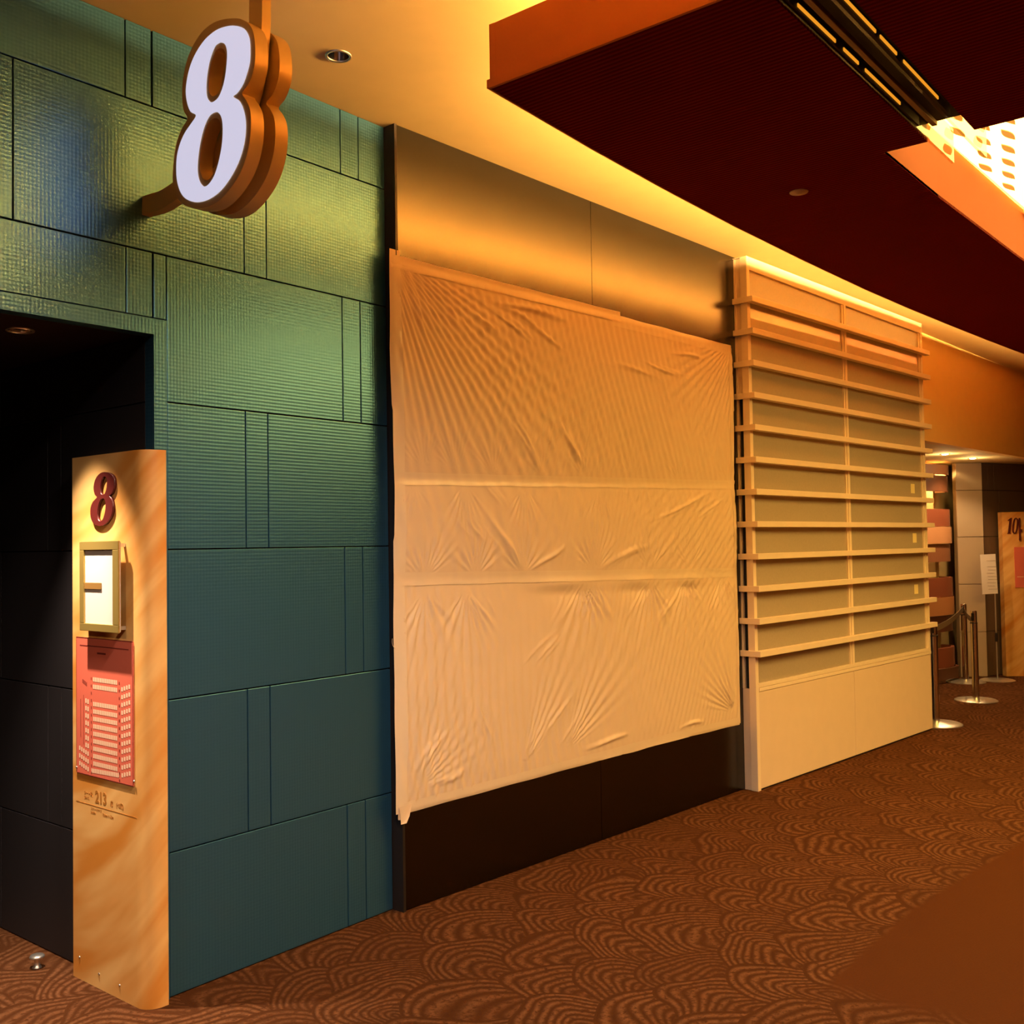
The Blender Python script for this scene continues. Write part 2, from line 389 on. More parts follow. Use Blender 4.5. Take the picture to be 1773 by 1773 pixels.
def downlight(name, loc, r, label, ring=STEEL, lit=None, deep=0.07, cat='downlight'):
    e = empty(name, loc)
    ringm = MB(); n = 32; v = []; f = []
    prof = [(r*0.80, 0.0), (r*0.82, -0.004), (r*0.97, -0.005), (r, -0.001), (r, 0.002)]
    for rr, z in prof:
        for k in range(n): a = 2*math.pi*k/n; v.append((rr*math.cos(a), rr*math.sin(a), z))
    for i in range(len(prof)-1):
        for k in range(n): f.append((i*n+k, i*n+(k+1) % n, (i+1)*n+(k+1) % n, (i+1)*n+k))
    mesh('trim_ring', v, f, ring, e, True)
    v = []; f = []; prof = [(r*0.80, -0.001), (r*0.74, deep*.3), (r*0.62, deep*.7), (r*0.42, deep)]
    for rr, z in prof:
        for k in range(n): a = 2*math.pi*k/n; v.append((rr*math.cos(a), rr*math.sin(a), z))
    for i in range(len(prof)-1):
        for k in range(n): f.append((i*n+k, i*n+(k+1) % n, (i+1)*n+(k+1) % n, (i+1)*n+k))
    f.append(tuple(range(3*n, 4*n)))
    mesh('reflector', v, f, CHROME, e, True)
    if lit:
        col, es = lit
        mm = mat('lamp_lens', (0.9, 0.8, 0.6), 0.4, emit=col, es=es, sample=False)
        MB().lathe([(r*0.05, -.010), (r*.45, -.008), (r*.62, -.002), (r*.62, .006)]).out('lamp', mm, e, True)
    tag(e, label, cat)
    return e
def spot(loc, power, size, blend=0.5, col=WARM, rad=0.02, target=None):
    d = bpy.data.lights.new('spot', 'SPOT'); d.energy = power; d.spot_size = math.radians(size); d.spot_blend = blend; d.color = col; d.shadow_soft_size = rad
    o = bpy.data.objects.new('downlight_beam', d); COL.objects.link(o); o.location = loc
    if target: o.rotation_euler = (Vector(target)-Vector(loc)).to_track_quat('-Z', 'Y').to_euler()
    return o
def pierce(o, holes):
    """cut round recesses through a slab (baked boolean)"""
    for (x, y, r) in holes:
        c = MB().lathe([(r, -6), (r, 6)], 32, (x, y, 0)).out('cutter', None)
        m = o.modifiers.new('hole', 'BOOLEAN'); m.operation = 'DIFFERENCE'; m.solver = 'EXACT'; m.object = c
        dg = bpy.context.evaluated_depsgraph_get(); dg.update()
        me = bpy.data.meshes.new_from_object(o.evaluated_get(dg)); o.modifiers.clear(); o.data = me
        bpy.data.objects.remove(c)
VX, VY = 1.575, 0.275
pierce(pc, [(VX, VY, .036)])
pierce(ceil, [(2.425, -.33, .0375)])
dl = downlight('downlight', (VX, VY, VC), 0.045, 'small downlight in the dark ceiling of the doorway passage')
spot((VX, VY, VC-.012), P_VEST, 66, 1.0, (1.0, 0.76, 0.56), 0.012)

# ------------------------------------------------------------------ bronze wall
GA = Vector((2.98, -.055)); GB = Vector((5.63, -.235)); gd = (GB-GA).normalized(); gl_ = (GB-GA).length
gang = math.atan2(gd.y, gd.x)
wc = MB(); wc.box(0.0, 5.2, .012, .15, 0, 3.16)
wall_c = wc.out('wall_center', BLACK); wall_c.location = (GA.x, GA.y, 0); wall_c.rotation_euler.z = gang; struct(wall_c, 'satin bronze metal panel wall')
for a, b in ((0.0, 1.293), (1.296, 2.70), (2.703, 4.2), (4.203, 5.2)):
    vv = [(a, 0, .002), (b, 0, .002), (b, .013, .002), (a, .013, .002)]
    top = lambda s: zc(GA.x+gd.x*s)-.001
    vv += [(a, 0, top(a)), (b, 0, top(b)), (b, .013, top(b)), (a, .013, top(a))]
    o = mesh('panel', vv, [(3, 2, 1, 0), (4, 5, 6, 7), (0, 1, 5, 4), (1, 2, 6, 5), (2, 3, 7, 6), (3, 0, 4, 7)], BRONZE, wall_c); bevel(o, .001)
# dark return closing the step between teal and bronze
struct(box('trim_2', 2.9655, 2.979, -.060, .12, 0, 3.24, DARKTRIM), 'dark strip between the teal and bronze walls')

# ------------------------------------------------------------------ hung soffit with cove, slot and luminous well
SZ, ST = 2.90, 3.10
edge = [(2.40, -1.056), (3.0, -1.020), (3.6, -.998), (4.18, -.987), (4.95, -.990), (5.745, -1.005), (6.4, -1.032), (7.05, -1.07), (7.85, -1.122), (8.64, -1.183), (9.6, -1.27), (11.0, -1.43), (13.0, -1.70)]
def edge_y(x):
    for (x0, y0), (x1, y1) in zip(edge, edge[1:]):
        if x0 <= x <= x1: return y0+(y1-y0)*(x-x0)/(x1-x0)
WX0, WX1, WY0, WY1 = 3.757, 8.0, -1.80, -4.6
SL, SR = -1.955, -2.113
sof = empty('ceiling_soffit', (2.4, -1.056, SZ)); struct(sof, 'hung dark ribbed soffit with painted orange fascia')
def sp(mb, name, m):
    mb.v = [(x-2.4, y+1.056, z-SZ) for x, y, z in mb.v]; return mb.out(name, m, sof)
u = MB()
def plate(mb, poly): mb.prism(poly, SZ, SZ+.012)
left1 = [p for p in edge if p[0] < WX0]
plate(u, left1 + [(WX0, edge_y(WX0)), (WX0, SL), (2.40, SL)])
plate(u, [(WX0, edge_y(WX0))] + [p for p in edge if WX0 < p[0] < WX1] + [(WX1, edge_y(WX1)), (WX1, WY0-.125), (7.5, WY0-.10), (5.6, WY0-.025), (4.4, WY0), (WX0, WY0)])
plate(u, [(2.40, SR), (WX0, SR), (WX0, -8.9), (2.40, -8.9)])
plate(u, [(WX0, WY1), (WX1, WY1), (WX1, -8.9), (WX0, -8.9)])
plate(u, [(WX1, edge_y(WX1))] + [p for p in edge if p[0] > WX1] + [(13.0, -8.9), (WX1, -8.9)])
sp(u, 'underside', SOFFIT)
fa = MB()
def fin_wall(mb, pts, z0, z1, th):
    n = len(pts); v = []; f = []
    for i, p in enumerate(pts):
        a = Vector(pts[max(0, i-1)]); b = Vector(pts[min(n-1, i+1)]); d = (b-a).normalized(); nn = Vector((-d.y, d.x))*th
        v += [(p[0], p[1], z0), (p[0]+nn.x, p[1]+nn.y, z0), (p[0]+nn.x, p[1]+nn.y, z1), (p[0], p[1], z1)]
    for i in range(n-1):
        a = 4*i; b = a+4
        for k in range(4): f.append((a+k, a+(k+1) % 4, b+(k+1) % 4, b+k))
    f += [(0, 1, 2, 3), (4*n-1, 4*n-2, 4*n-3, 4*n-4)]
    mb.add(v, f)
fin_wall(fa, edge, SZ+.012, ST, -.02)
fa.box(2.402, 2.422, -8.9, -1.056, SZ+.012, ST)
sp(fa, 'fascia', REDOR)
lip = MB(); fin_wall(lip, edge, SZ-.003, SZ+.024, .006); lip.box(2.392, 2.402, -8.9, -1.05, SZ-.003, SZ+.024)
sp(lip, 'edge_lip', REDOR)
sl = MB(); sl.box(2.41, WX0, SL, SL+.012, SZ+.012, ST); sl.box(2.41, WX0, SR-.012, SR, SZ+.012, ST); sl.box(2.41, WX0, SR, SL, 2.965, 2.975)
sl.box(WX0-.02, WX0, -8.9, SR-.012, SZ+.012, 3.174); sl.box(WX0-.02, WX0, SL+.012, WY0, SZ+.012, 3.174)
sp(sl, 'slot_lining', DARKTRIM)
li = MB(); fin_wall(li, [(WX0, WY0), (4.4, WY0), (5.6, WY0-.025), (7.5, WY0-.10), (WX1, WY0-.125)], SZ+.001, 3.174, .02)
li.box(WX0, WX1, WY1-.02, WY1, SZ+.001, 3.174); li.box(WX1, WX1+.02, WY1, WY0-.125, SZ+.001, 3.174)
sp(li, 'well_lining', ORANGE)
# luminous panel
PZ = 3.155
lp = empty('luminous_panel', (WX0, WY0, PZ)); tag(lp, 'glowing yellow ceiling panel pierced with leaf-shaped openings', 'ceiling light')
PM = mat('glowing_diffuser', (0.9, 0.8, 0.5), 0.5, emit=(1.0, 0.60, 0.13), es=P_PANEL)
LM = mat('leaf_opening', (0.45, 0.22, 0.05), 0.6, emit=(1.0, 0.42, 0.06), es=0.55, sample=False)
mesh('diffuser', [(.0, 0.0, 0), (WX1-WX0, -.125, 0), (WX1-WX0, WY1-WY0, 0), (0, WY1-WY0, 0), (.0, 0.0, .02), (WX1-WX0, -.125, .02), (WX1-WX0, WY1-WY0, .02), (0, WY1-WY0, .02)],
     [(3, 2, 1, 0), (4, 5, 6, 7), (0, 1, 5, 4), (1, 2, 6, 5), (2, 3, 7, 6), (3, 0, 4, 7)], PM, lp)
leaf = []
for k in range(9): t_ = k/8; leaf.append((-.078+.156*t_, .017*math.sin(math.pi*t_)))
for k in range(7, 0, -1): t_ = k/8; leaf.append((-.078+.156*t_, -.017*math.sin(math.pi*t_)))
lmesh = None
for i in range(15):
    for j in range(11):
        x = 0.30+.172*i; y = -0.06-.096*j+.040*(i-5)
        y = -0.05-(((-y-0.05)) % (11*.096))
        if lmesh is None:
            o = MB().prism(leaf, -.004, -.0005).out('leaf_opening', LM, lp); lmesh = o.data
        else:
            o = bpy.data.objects.new('leaf_opening', lmesh); COL.objects.link(o); o.parent = lp
        o.location = (x, y, 0); o.rotation_euler.z = -.12
# cove strips
CM = mat('cove_lamp', (0.9, 0.7, 0.4), 0.5, emit=(1.0, 0.55, 0.16), es=P_COVE)
TB = ST-.05          # trough floor behind the fascia
cs = MB(); fin_wall(cs, [(x, y-.33) for x, y in edge if 2.7 < x < 11.5], TB+.003, TB+.034, -.02)
o = cs.out('cove_strip', CM); tag(o, 'warm cove light strip along the curved soffit edge', 'light strip')
o = box('cove_strip', 2.74, 2.76, -8.5, -1.42, TB+.003, TB+.034, CM); tag(o, 'warm cove light strip above the front soffit fascia', 'light strip')
tp = MB(); tp.prism([(max(x, 2.424), y-.03) for x, y in left1] + [(WX0, edge_y(WX0)-.03), (WX0, SL+.013), (2.424, SL+.013)], TB, TB+.002); tp.box(2.422, WX0-.02, -8.9, SR-.012, TB, TB+.002)
tp.prism([(WX0, edge_y(WX0)-.02)] + [(x, y-.02) for x, y in edge if WX0 < x < WX1] + [(WX1, edge_y(WX1)-.02), (WX1, WY0-.085), (7.5, WY0-.06), (5.6, WY0+.015), (4.4, WY0+.04), (WX0, WY0+.04)], TB, TB+.002)
sp(tp, 'top_board', CREAM)
# glass fins in the slot, and glowing strips that paint lamp reflections
for y, x1, lab in ((-1.9585, 4.050, 'clear glass fin on the wall side of the soffit light slot'), (-2.068, 4.075, 'clear glass fin on the foyer side of the soffit light slot')):
    fp = [(2.42, SZ+.004), (x1, SZ+.004), (x1, SZ+.134), (WX0+.002, SZ+.134), (WX0+.002, SZ+.063), (2.42, SZ+.063)]; k_ = len(fp)
    o = mesh('glass_fin', [(a, y-.005, b) for a, b in fp]+[(a, y+.005, b) for a, b in fp], [tuple(range(k_)), tuple(range(2*k_-1, k_-1, -1))]+[(i, (i+1) % k_, k_+(i+1) % k_, k_+i) for i in range(k_)], GLASS); tag(o, lab, 'glass fin', 'glass fins in the soffit slot')
DM = mat('amber_lamp', (0.3, 0.12, 0.02), 0.4, emit=(1.0, 0.36, 0.02), es=0.62, sample=False)  # glow stands in for lamp reflections in the glass fins
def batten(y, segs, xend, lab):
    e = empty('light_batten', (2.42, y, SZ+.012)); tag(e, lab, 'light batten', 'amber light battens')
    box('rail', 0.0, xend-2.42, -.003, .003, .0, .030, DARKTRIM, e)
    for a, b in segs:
        o = box('lamp', a-2.42, b-2.42, -.007, -.003, .006, .017, DM, e, .003)  # glowing dash painting a reflection, not a light fitting
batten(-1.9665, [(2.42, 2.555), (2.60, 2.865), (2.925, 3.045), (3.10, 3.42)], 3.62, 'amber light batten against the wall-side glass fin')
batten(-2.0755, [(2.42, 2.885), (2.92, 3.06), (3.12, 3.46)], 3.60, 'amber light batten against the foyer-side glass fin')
o = box('slot_rail', 2.42, 3.64, -2.024, -2.006, SZ+.004, SZ+.020, mat('dull_bronze_rail', (.22, .11, .04), .45, .5), None, .002); tag(o, 'dull bronze rail running along the middle of the soffit slot', 'rail')
o = MB().lathe([(0.002, -.010), (.010, -.009), (.012, -.006), (.036, -.004), (.038, -.001), (.037, .0)], 32, (0, 0, 0)).out('sprinkler_cover', mat('beige_cap', (.55, .38, .26), .5), None, True)
o.location = (3.948, -1.389, SZ); tag(o, 'small round beige sprinkler cover under the dark soffit', 'sprinkler')
downlight('downlight', (2.425, -.33, zc(2.4)), .047, 'chrome recessed downlight in the cream ceiling beside the hanging figure 8')

# ------------------------------------------------------------------ blade sign 8
OUT = [(-0.583, 3.022), (-0.625, 3.0), (-0.648, 2.969), (-0.654, 2.936), (-0.652, 2.896), (-0.639, 2.866), (-0.618, 2.837), (-0.59, 2.82), (-0.571, 2.815), (-0.601, 2.793), (-0.62, 2.762), (-0.63, 2.725), (-0.628, 2.685), (-0.616, 2.648), (-0.592, 2.611), (-0.554, 2.577), (-0.505, 2.55), (-0.446, 2.538), (-0.385, 2.543), (-0.334, 2.563), (-0.302, 2.591), (-0.283, 2.63), (-0.278, 2.668), (-0.282, 2.71), (-0.299, 2.745), (-0.325, 2.772), (-0.357, 2.791), (-0.385, 2.81), (-0.357, 2.83), (-0.34, 2.86), (-0.332, 2.899), (-0.34, 2.939), (-0.359, 2.976), (-0.39, 3.006), (-0.436, 3.03), (-0.491, 3.039), (-0.54, 3.034)]
UPC = [(-0.515, 2.995), (-0.536, 2.981), (-0.545, 2.956), (-0.543, 2.924), (-0.535, 2.886), (-0.521, 2.855), (-0.499, 2.832), (-0.469, 2.827), (-0.449, 2.839), (-0.438, 2.861), (-0.438, 2.897), (-0.445, 2.931), (-0.458, 2.963), (-0.481, 2.992), (-0.498, 2.997)]
LOC = [(-0.486, 2.793), (-0.508, 2.779), (-0.519, 2.755), (-0.521, 2.72), (-0.515, 2.68), (-0.499, 2.637), (-0.476, 2.601), (-0.446, 2.582), (-0.421, 2.583), (-0.399, 2.605), (-0.389, 2.64), (-0.394, 2.687), (-0.408, 2.732), (-0.428, 2.768), (-0.454, 2.791)]
RIM = [(-0.583, 3.045), (-0.63, 3.021), (-0.662, 2.988), (-0.675, 2.946), (-0.676, 2.894), (-0.665, 2.858), (-0.642, 2.83), (-0.613, 2.813), (-0.632, 2.787), (-0.65, 2.754), (-0.654, 2.707), (-0.646, 2.657), (-0.625, 2.611), (-0.592, 2.573), (-0.544, 2.541), (-0.49, 2.521), (-0.431, 2.517), (-0.365, 2.53), (-0.313, 2.552), (-0.273, 2.589), (-0.255, 2.642), (-0.261, 2.703), (-0.277, 2.754), (-0.304, 2.79), (-0.336, 2.815), (-0.315, 2.848), (-0.309, 2.899), (-0.316, 2.952), (-0.338, 3.001), (-0.375, 3.038), (-0.426, 3.063), (-0.496, 3.067)]
def shrink(lp, k):
    c = (sum(p[0] for p in lp)/len(lp), sum(p[1] for p in lp)/len(lp)); return [(c[0]+(p[0]-c[0])*k, c[1]+(p[1]-c[1])*k) for p in lp]
def neg(lp): return [(-a, b) for a, b in lp]
sg = empty('blade_sign', (1.866, 0, 2.63)); tag(sg, 'hanging illuminated figure 8 blade sign with bronze rim on a curved arm', 'sign')
def sx(x0, dirn):            # extrude from plane x0 along dirn (in world), to sign-local
    return lambda a, b, c: (x0+dirn*c-1.866, -a, b-2.63)
rim = neg(catmull(RIM, 4)); o8 = neg(catmull(OUT, 4)); uc = neg(catmull(UPC, 4)); lc = neg(catmull(LOC, 4))
uch = shrink(uc, .80); lch = shrink(lc, .84)
for x0, d, nm in ((1.8025, 1, 'front'), (1.9355, -1, 'rear')):
    rb_ = smooth_angle(flat('rim_body', [rim, uch, lch], .046, sx(x0, d), SIGNM, sg))
    flat('lit_face', [o8, uc, lc], .004, sx(x0-d*.0025, d), SIGNW, rb_)
# curved band that carries the sign: ceiling -> behind the figure -> wall
path = [(-.617, 3.24), (-.617, 3.10), (-.612, 3.00), (-.588, 2.88), (-.53, 2.78), (-.44, 2.71), (-.33, 2.665), (-.216, 2.640), (-.117, 2.625), (-.05, 2.627), (0.0, 2.630)]
pth = []
for i in range(len(path)-1):
    p0, p1, p2, p3 = path[max(0, i-1)], path[i], path[i+1], path[min(len(path)-1, i+2)]
    for k in range(5):
        t_ = k/5; pth.append(tuple(0.5*((2*p1[j])+(-p0[j]+p2[j])*t_+(2*p0[j]-5*p1[j]+4*p2[j]-p3[j])*t_*t_+(-p0[j]+3*p1[j]-3*p2[j]+p3[j])*t_**3) for j in (0, 1)))
pth.append(path[-1])
v = []; f = []
for i, p in enumerate(pth):
    a = Vector(pth[max(0, i-1)]); b = Vector(pth[min(len(pth)-1, i+1)]); d = (b-a).normalized(); n_ = Vector((-d.y, d.x)); w = .031
    for xx, s in ((1.850, 1), (1.882, 1), (1.882, -1), (1.850, -1)): v.append((xx-1.866, p[0]+n_.x*w*s, p[1]+n_.y*w*s-2.63))
n = len(pth)
for i in range(n-1):
    for k in range(4): f.append((4*i+k, 4*i+(k+1) % 4, 4*i+4+(k+1) % 4, 4*i+4+k))
f += [(0, 1, 2, 3), (4*n-1, 4*n-2, 4*n-3, 4*n-4)]
smooth_angle(mesh('support_band', v, f, SIGNM, sg))

# ------------------------------------------------------------------ pillar sign 8 at the door jamb
ps = empty('pillar_sign', (1.87, .2, 0)); tag(ps, 'amber pillar sign marked 8 with a red seat plan, at the dark doorway', 'sign')
ox, oy = 1.87, .2
poly = [(1.835, .434), (1.835, .030)]
for k in range(1, 9): a = math.pi + math.pi/2*k/8; poly.append((1.893+.058*math.cos(a), .020+.058*math.sin(a)))
poly += [(1.911, -.038), (1.911, -.006), (1.884, -.006), (1.884, .434)]
b_ = MB().prism([(x-ox, y-oy) for x, y in poly], 0.0, 1.816).out('body', AMBER, ps); smooth_angle(b_)
FX = 1.835
def fx(off=0.0): return lambda a, b, c: (FX-off-c-ox, -a-oy, b)      # a = -y
# figure 8
def fit(lp, src, dst):
    (a0, b0, a1, b1), (c0, d0, c1, d1) = src, dst
    return [(c0+(a-a0)/(a1-a0)*(c1-c0), d0+(b-b0)/(b1-b0)*(d1-d0)) for a, b in lp]
src = (min(a for a, b in o8), min(b for a, b in o8), max(a for a, b in o8), max(b for a, b in o8))
# upright glyph: remove perspective-free slant differences by a simple box fit
dst = (-.293, 1.570, -.137, 1.753)
flat('number_8', [fit(o8, src, dst), fit(uc, src, dst), fit(lc, src, dst)], .010, fx(), MAROON, ps)
# framed notice box
fr = MB(); Y0, Y1, Z0, Z1 = .319, .069, 1.213, 1.518
def fbox(x0, x1, ya, yb, za, zb): fr.box(x0-ox, x1-ox, min(ya, yb)-oy, max(ya, yb)-oy, za, zb)
fbox(1.799, 1.806, Y0, Y1, Z1-.030, Z1); fbox(1.799, 1.806, Y0, Y1, Z0, Z0+.026); fbox(1.799, 1.806, Y0, Y0-.028, Z0+.026, Z1-.030); fbox(1.799, 1.806, Y1+.036, Y1, Z0+.026, Z1-.030)
nf = bevel(fr.out('notice_frame', GOLD, ps), .0015)
box('notice_paper', 1.8055-ox, 1.8085-ox, Y1+.002-oy, Y0-.002-oy, Z0+.002, Z1-.002, PAPER, nf)
box('frame_back', 1.8085-ox, 1.8115-ox, Y1-oy+.004, Y0-oy-.004, Z0+.004, Z1-.004, GOLD, nf)
o = box('slot_latch', 1.802-ox, 1.8055-ox, .183-oy, .291-oy, 1.355, 1.3775, mat('dull_gold', (.40, .22, .06), .45, .4), nf, .001)
for y in (Y0-.02, Y1+.02):
    for z in (Z0+.015, Z1-.015): box('standoff', 1.8115-ox, 1.835-ox, y-.006-oy, y+.006-oy, z-.006, z+.006, STEEL, nf)
# seat plan plate
pl = box('seat_plan', FX-.004-ox, FX-ox, .036-oy, .400-oy, .714, 1.184, REDPL, ps)
FXP = .0041
cells = MB()
def cell(y, z, w=.0085, h=.0145, tilt=0.0):
    x = -FXP-.0004; a = (y-w/2, z-h/2-tilt*w/2); 
    cells.add([(x, y+w/2, z-h/2), (x, y-w/2, z-h/2), (x, y-w/2, z+h/2), (x, y+w/2, z+h/2)], [(0, 1, 2, 3)])
rz = [1.045, 1.020]+[.961-.0254*k for k in range(9)]
for z in rz:
    for k in range(14): cell(.2830-.01125*k, z-.001, .0088, .0150)
for k in range(16): cell(.2950-.0112*k, .7315+.0004*k, .0088, .0150)
for r_ in range(12):
    for k in range(4): cell(.1015-.0150*k, 1.026-.0258*r_+.004*k-.002, .0105, .0140)
for r_ in range(7):
    for k in range(2): cell(.3350-.0140*k, .967-.0254*r_-.002*k, .0095, .0160)
for r_ in range(3):
    for k in range(5): cell(.3780-.0140*k, .800-.0265*r_-.0035*k, .0095, .0150)
cells.v = [(FX+x-ox, y-oy, z) for x, y, z in cells.v]
o = cells.out('seat_print', SEATC, pl); o['kind'] = 'stuff'
ln = MB()
def strip(y0, y1, z0, z1, off=.0046): ln.box(FX-off-ox, FX-off+.0005-ox, min(y0, y1)-oy, max(y0, y1)-oy, z0, z1)
strip(.376, .061, 1.156, 1.159); strip(.372, .370, .838, .970); strip(.352, .350, .815, .985)
strip(.26, .205, 1.132, 1.138)
for r_ in range(14):
    z = 1.047-.0248*r_
    strip(.3015, .2975, z-.005, z+.003); strip(.1215, .1165, z-.008, z)
for k in range(4): strip(.358-.008*k, .353-.008*k, 1.028-.003*k, 1.040-.003*k)
strip(.4015, .3995, .714, 1.184); strip(.400, .036, .712, .7145); strip(.400, .036, 1.1835, 1.186); strip(.037, .0345, .712, 1.186)
o = ln.out('plan_linework', INK2, pl); o['kind'] = 'stuff'
# printed capacity line
text('capacity_213', '213', .056, lambda a, b, c: fx()(a-.283, b+.6255, c), INK, ps, .0008, .90, bold=.0016)
text('capacity_caption', 'シート数', .0150, lambda a, b, c: fx()(a-.356, b+.6430, c), INK, ps, .0006, .92, bold=.0004)
text('capacity_caption', 'SEATS', .0140, lambda a, b, c: fx()(a-.356, b+.6270, c), INK, ps, .0006, .9)
text('capacity_unit', '席', .0200, lambda a, b, c: fx()(a-.184, b+.6275, c), INK, ps, .0006, .8, bold=.0006)
text('capacity_extra', '(+2席)', .0200, lambda a, b, c: fx()(a-.148, b+.6285, c), INK, ps, .0006, .85, bold=.0006)
text('screen_caption', 'スクリーンサイズ', .0110, lambda a, b, c: fx()(a-.312, b+.5960, c), INK, ps, .0006, .82)
text('screen_caption', 'SCREEN', .0100, lambda a, b, c: fx()(a-.312, b+.5830, c), INK, ps, .0006, .9)
text('screen_size', '10.4m × 4.3m', .0150, lambda a, b, c: fx()(a-.236, b+.5850, c), INK, ps, .0006, .84, bold=.0004)
box('printed_rule', FX-.0006-ox, FX-ox, .024-oy, .410-oy, .6105, .6125, INK, ps)
for y, z in ((.39, .075), (.26, .050), (.13, .045), (.40, .73), (.03, .73)):
    MB().lathe([(.0045, 0), (.0045, .0015), (.002, .003)], 12).out('screw', STEEL, ps, True)
    o = COL.objects[-1]; o.rotation_euler = (0, -math.pi/2, 0); o.location = (FX-(.004 if z > .6 else 0)-ox, y-oy, z)

# door stop
ds = empty('door_stop', (1.79, .605, 0)); tag(ds, 'small mushroom-shaped metal door stop on the carpet by the passage wall', 'door stop')
MB().lathe([(.016, 0), (.016, .004), (.011, .008), (.010, .030), (.012, .033)], 20).out('post', STEEL, ds, True)
MB().lathe([(.012, .033), (.024, .035), (.026, .041), (.022, .046), (.004, .048)], 20).out('cap', STEEL, ds, True)

# ------------------------------------------------------------------ masking film over the bronze wall
film = empty('masking_film', (GA.x, GA.y, 0), gang); tag(film, 'large creased translucent plastic sheet taped over the bronze wall', 'plastic sheet')
rnd = random.Random(11)
anch = []
def an(s, z, a0, a1, N, R, amp): anch.append((s, z, a0, a1, N, R, amp, rnd.uniform(0, 6.28)))
# corners and pinned points along the tape lines (angles in degrees, 0 = along the wall, 90 = up)
an(-.10, 2.76, -86, -14, 92, 1.15, .0028); an(2.70, 2.72, 195, 255, 80, .90, .0022)
for s in (.13, .31, .55, .88, 1.20, 1.62, 2.05, 2.57): an(s, 1.79, 60, 150, rnd.randint(26, 40), .15, .0020*rnd.uniform(.6, 1.2))
for s in (.06, .36, .75, 1.30, 2.60): an(s, 1.76, -140, -40, rnd.randint(26, 38), .14, .0036*rnd.uniform(.6, 1.2))
for s in (.12, .42, .73, 1.26, 1.74, 2.12): an(s, 1.34, 25, 155, rnd.randint(24, 36), .15, .0040*rnd.uniform(.7, 1.25))
for s in (.12, .36, 1.17, 1.26, 1.73, 2.09, 2.47): an(s, 1.30, -140, -40, rnd.randint(22, 34), .22, .0050*rnd.uniform(.7, 1.25))
an(.05, .47, 10, 80, 40, .30, .0020); an(.70, .45, 35, 80, 46, .45, .0030); an(1.0, .48, 20, 70, 50, .50, .0030); an(2.58, .47, 100, 170, 44, .32, .0040)
# single folds: start, end, height, width (in wall metres)
FOLDS = []
for q in [(0.683, 2.067, 0.884, 1.821), (0.999, 2.077, 1.203, 1.834), (0.526, 2.591, 1.06, 2.586), (0.637, 2.58, 0.871, 2.516), (0.405, 2.543, 0.606, 2.429), (0.251, 2.555, 0.389, 2.399), (0.14, 2.554, 0.248, 2.398), (0.07, 2.587, 0.137, 2.365), (0.752, 2.539, 1.056, 2.429), (0.553, 2.547, 0.838, 2.411), (1.41, 2.409, 1.823, 2.389), (1.708, 2.456, 2.048, 2.402), (2.032, 2.531, 2.315, 2.542), (2.145, 1.585, 2.562, 1.776), (1.737, 1.595, 2.375, 1.771), (0.479, 1.645, 0.724, 1.355), (0.347, 1.624, 0.476, 1.485), (1.274, 1.349, 1.733, 1.482), (0.782, 1.353, 1.03, 1.479), (0.536, 1.769, 0.644, 1.618),
          (0.354, 1.313, 0.522, 1.108), (0.119, 1.322, 0.187, 1.114), (1.171, 1.291, 0.926, 1.079), (1.255, 1.288, 1.319, 1.115), (1.726, 1.281, 1.495, 1.093), (2.092, 1.303, 1.756, 1.02), (0.771, 0.905, 1.02, 1.093), (0.703, 0.468, 1.108, 0.799), (0.942, 0.498, 1.172, 0.73), (1.132, 0.478, 1.512, 0.494), (0.176, 0.469, 0.326, 0.523), (0.254, 0.723, 0.058, 0.534), (2.377, 0.708, 2.556, 0.515), (2.469, 1.254, 2.256, 1.045), (0.409, 0.821, 0.51, 0.575), (1.998, 0.47, 2.233, 0.472)]:
    big = q[0] in (.683, .999, .526, .479)
    FOLDS.append((q, .0085 if big else .0046*rnd.uniform(.7, 1.3), .015 if big else .010))
    for k in range(1, 3):      # echoes beside the main fold
        dx, dz = (rnd.uniform(.02, .05)*k*rnd.choice((1, -1)), rnd.uniform(-.01, .01))
        FOLDS.append(((q[0]+dx, q[1]+dz, q[2]+dx*.5, q[3]+dz), .0026*rnd.uniform(.6, 1.2), .010))
def sst(a, b, x):
    t_ = max(0.0, min(1.0, (x-a)/(b-a))); return t_*t_*(3-2*t_)
def band1(s): return 1.762+.058*s/2.65
def band2(s): return 1.350-.055*s/2.65
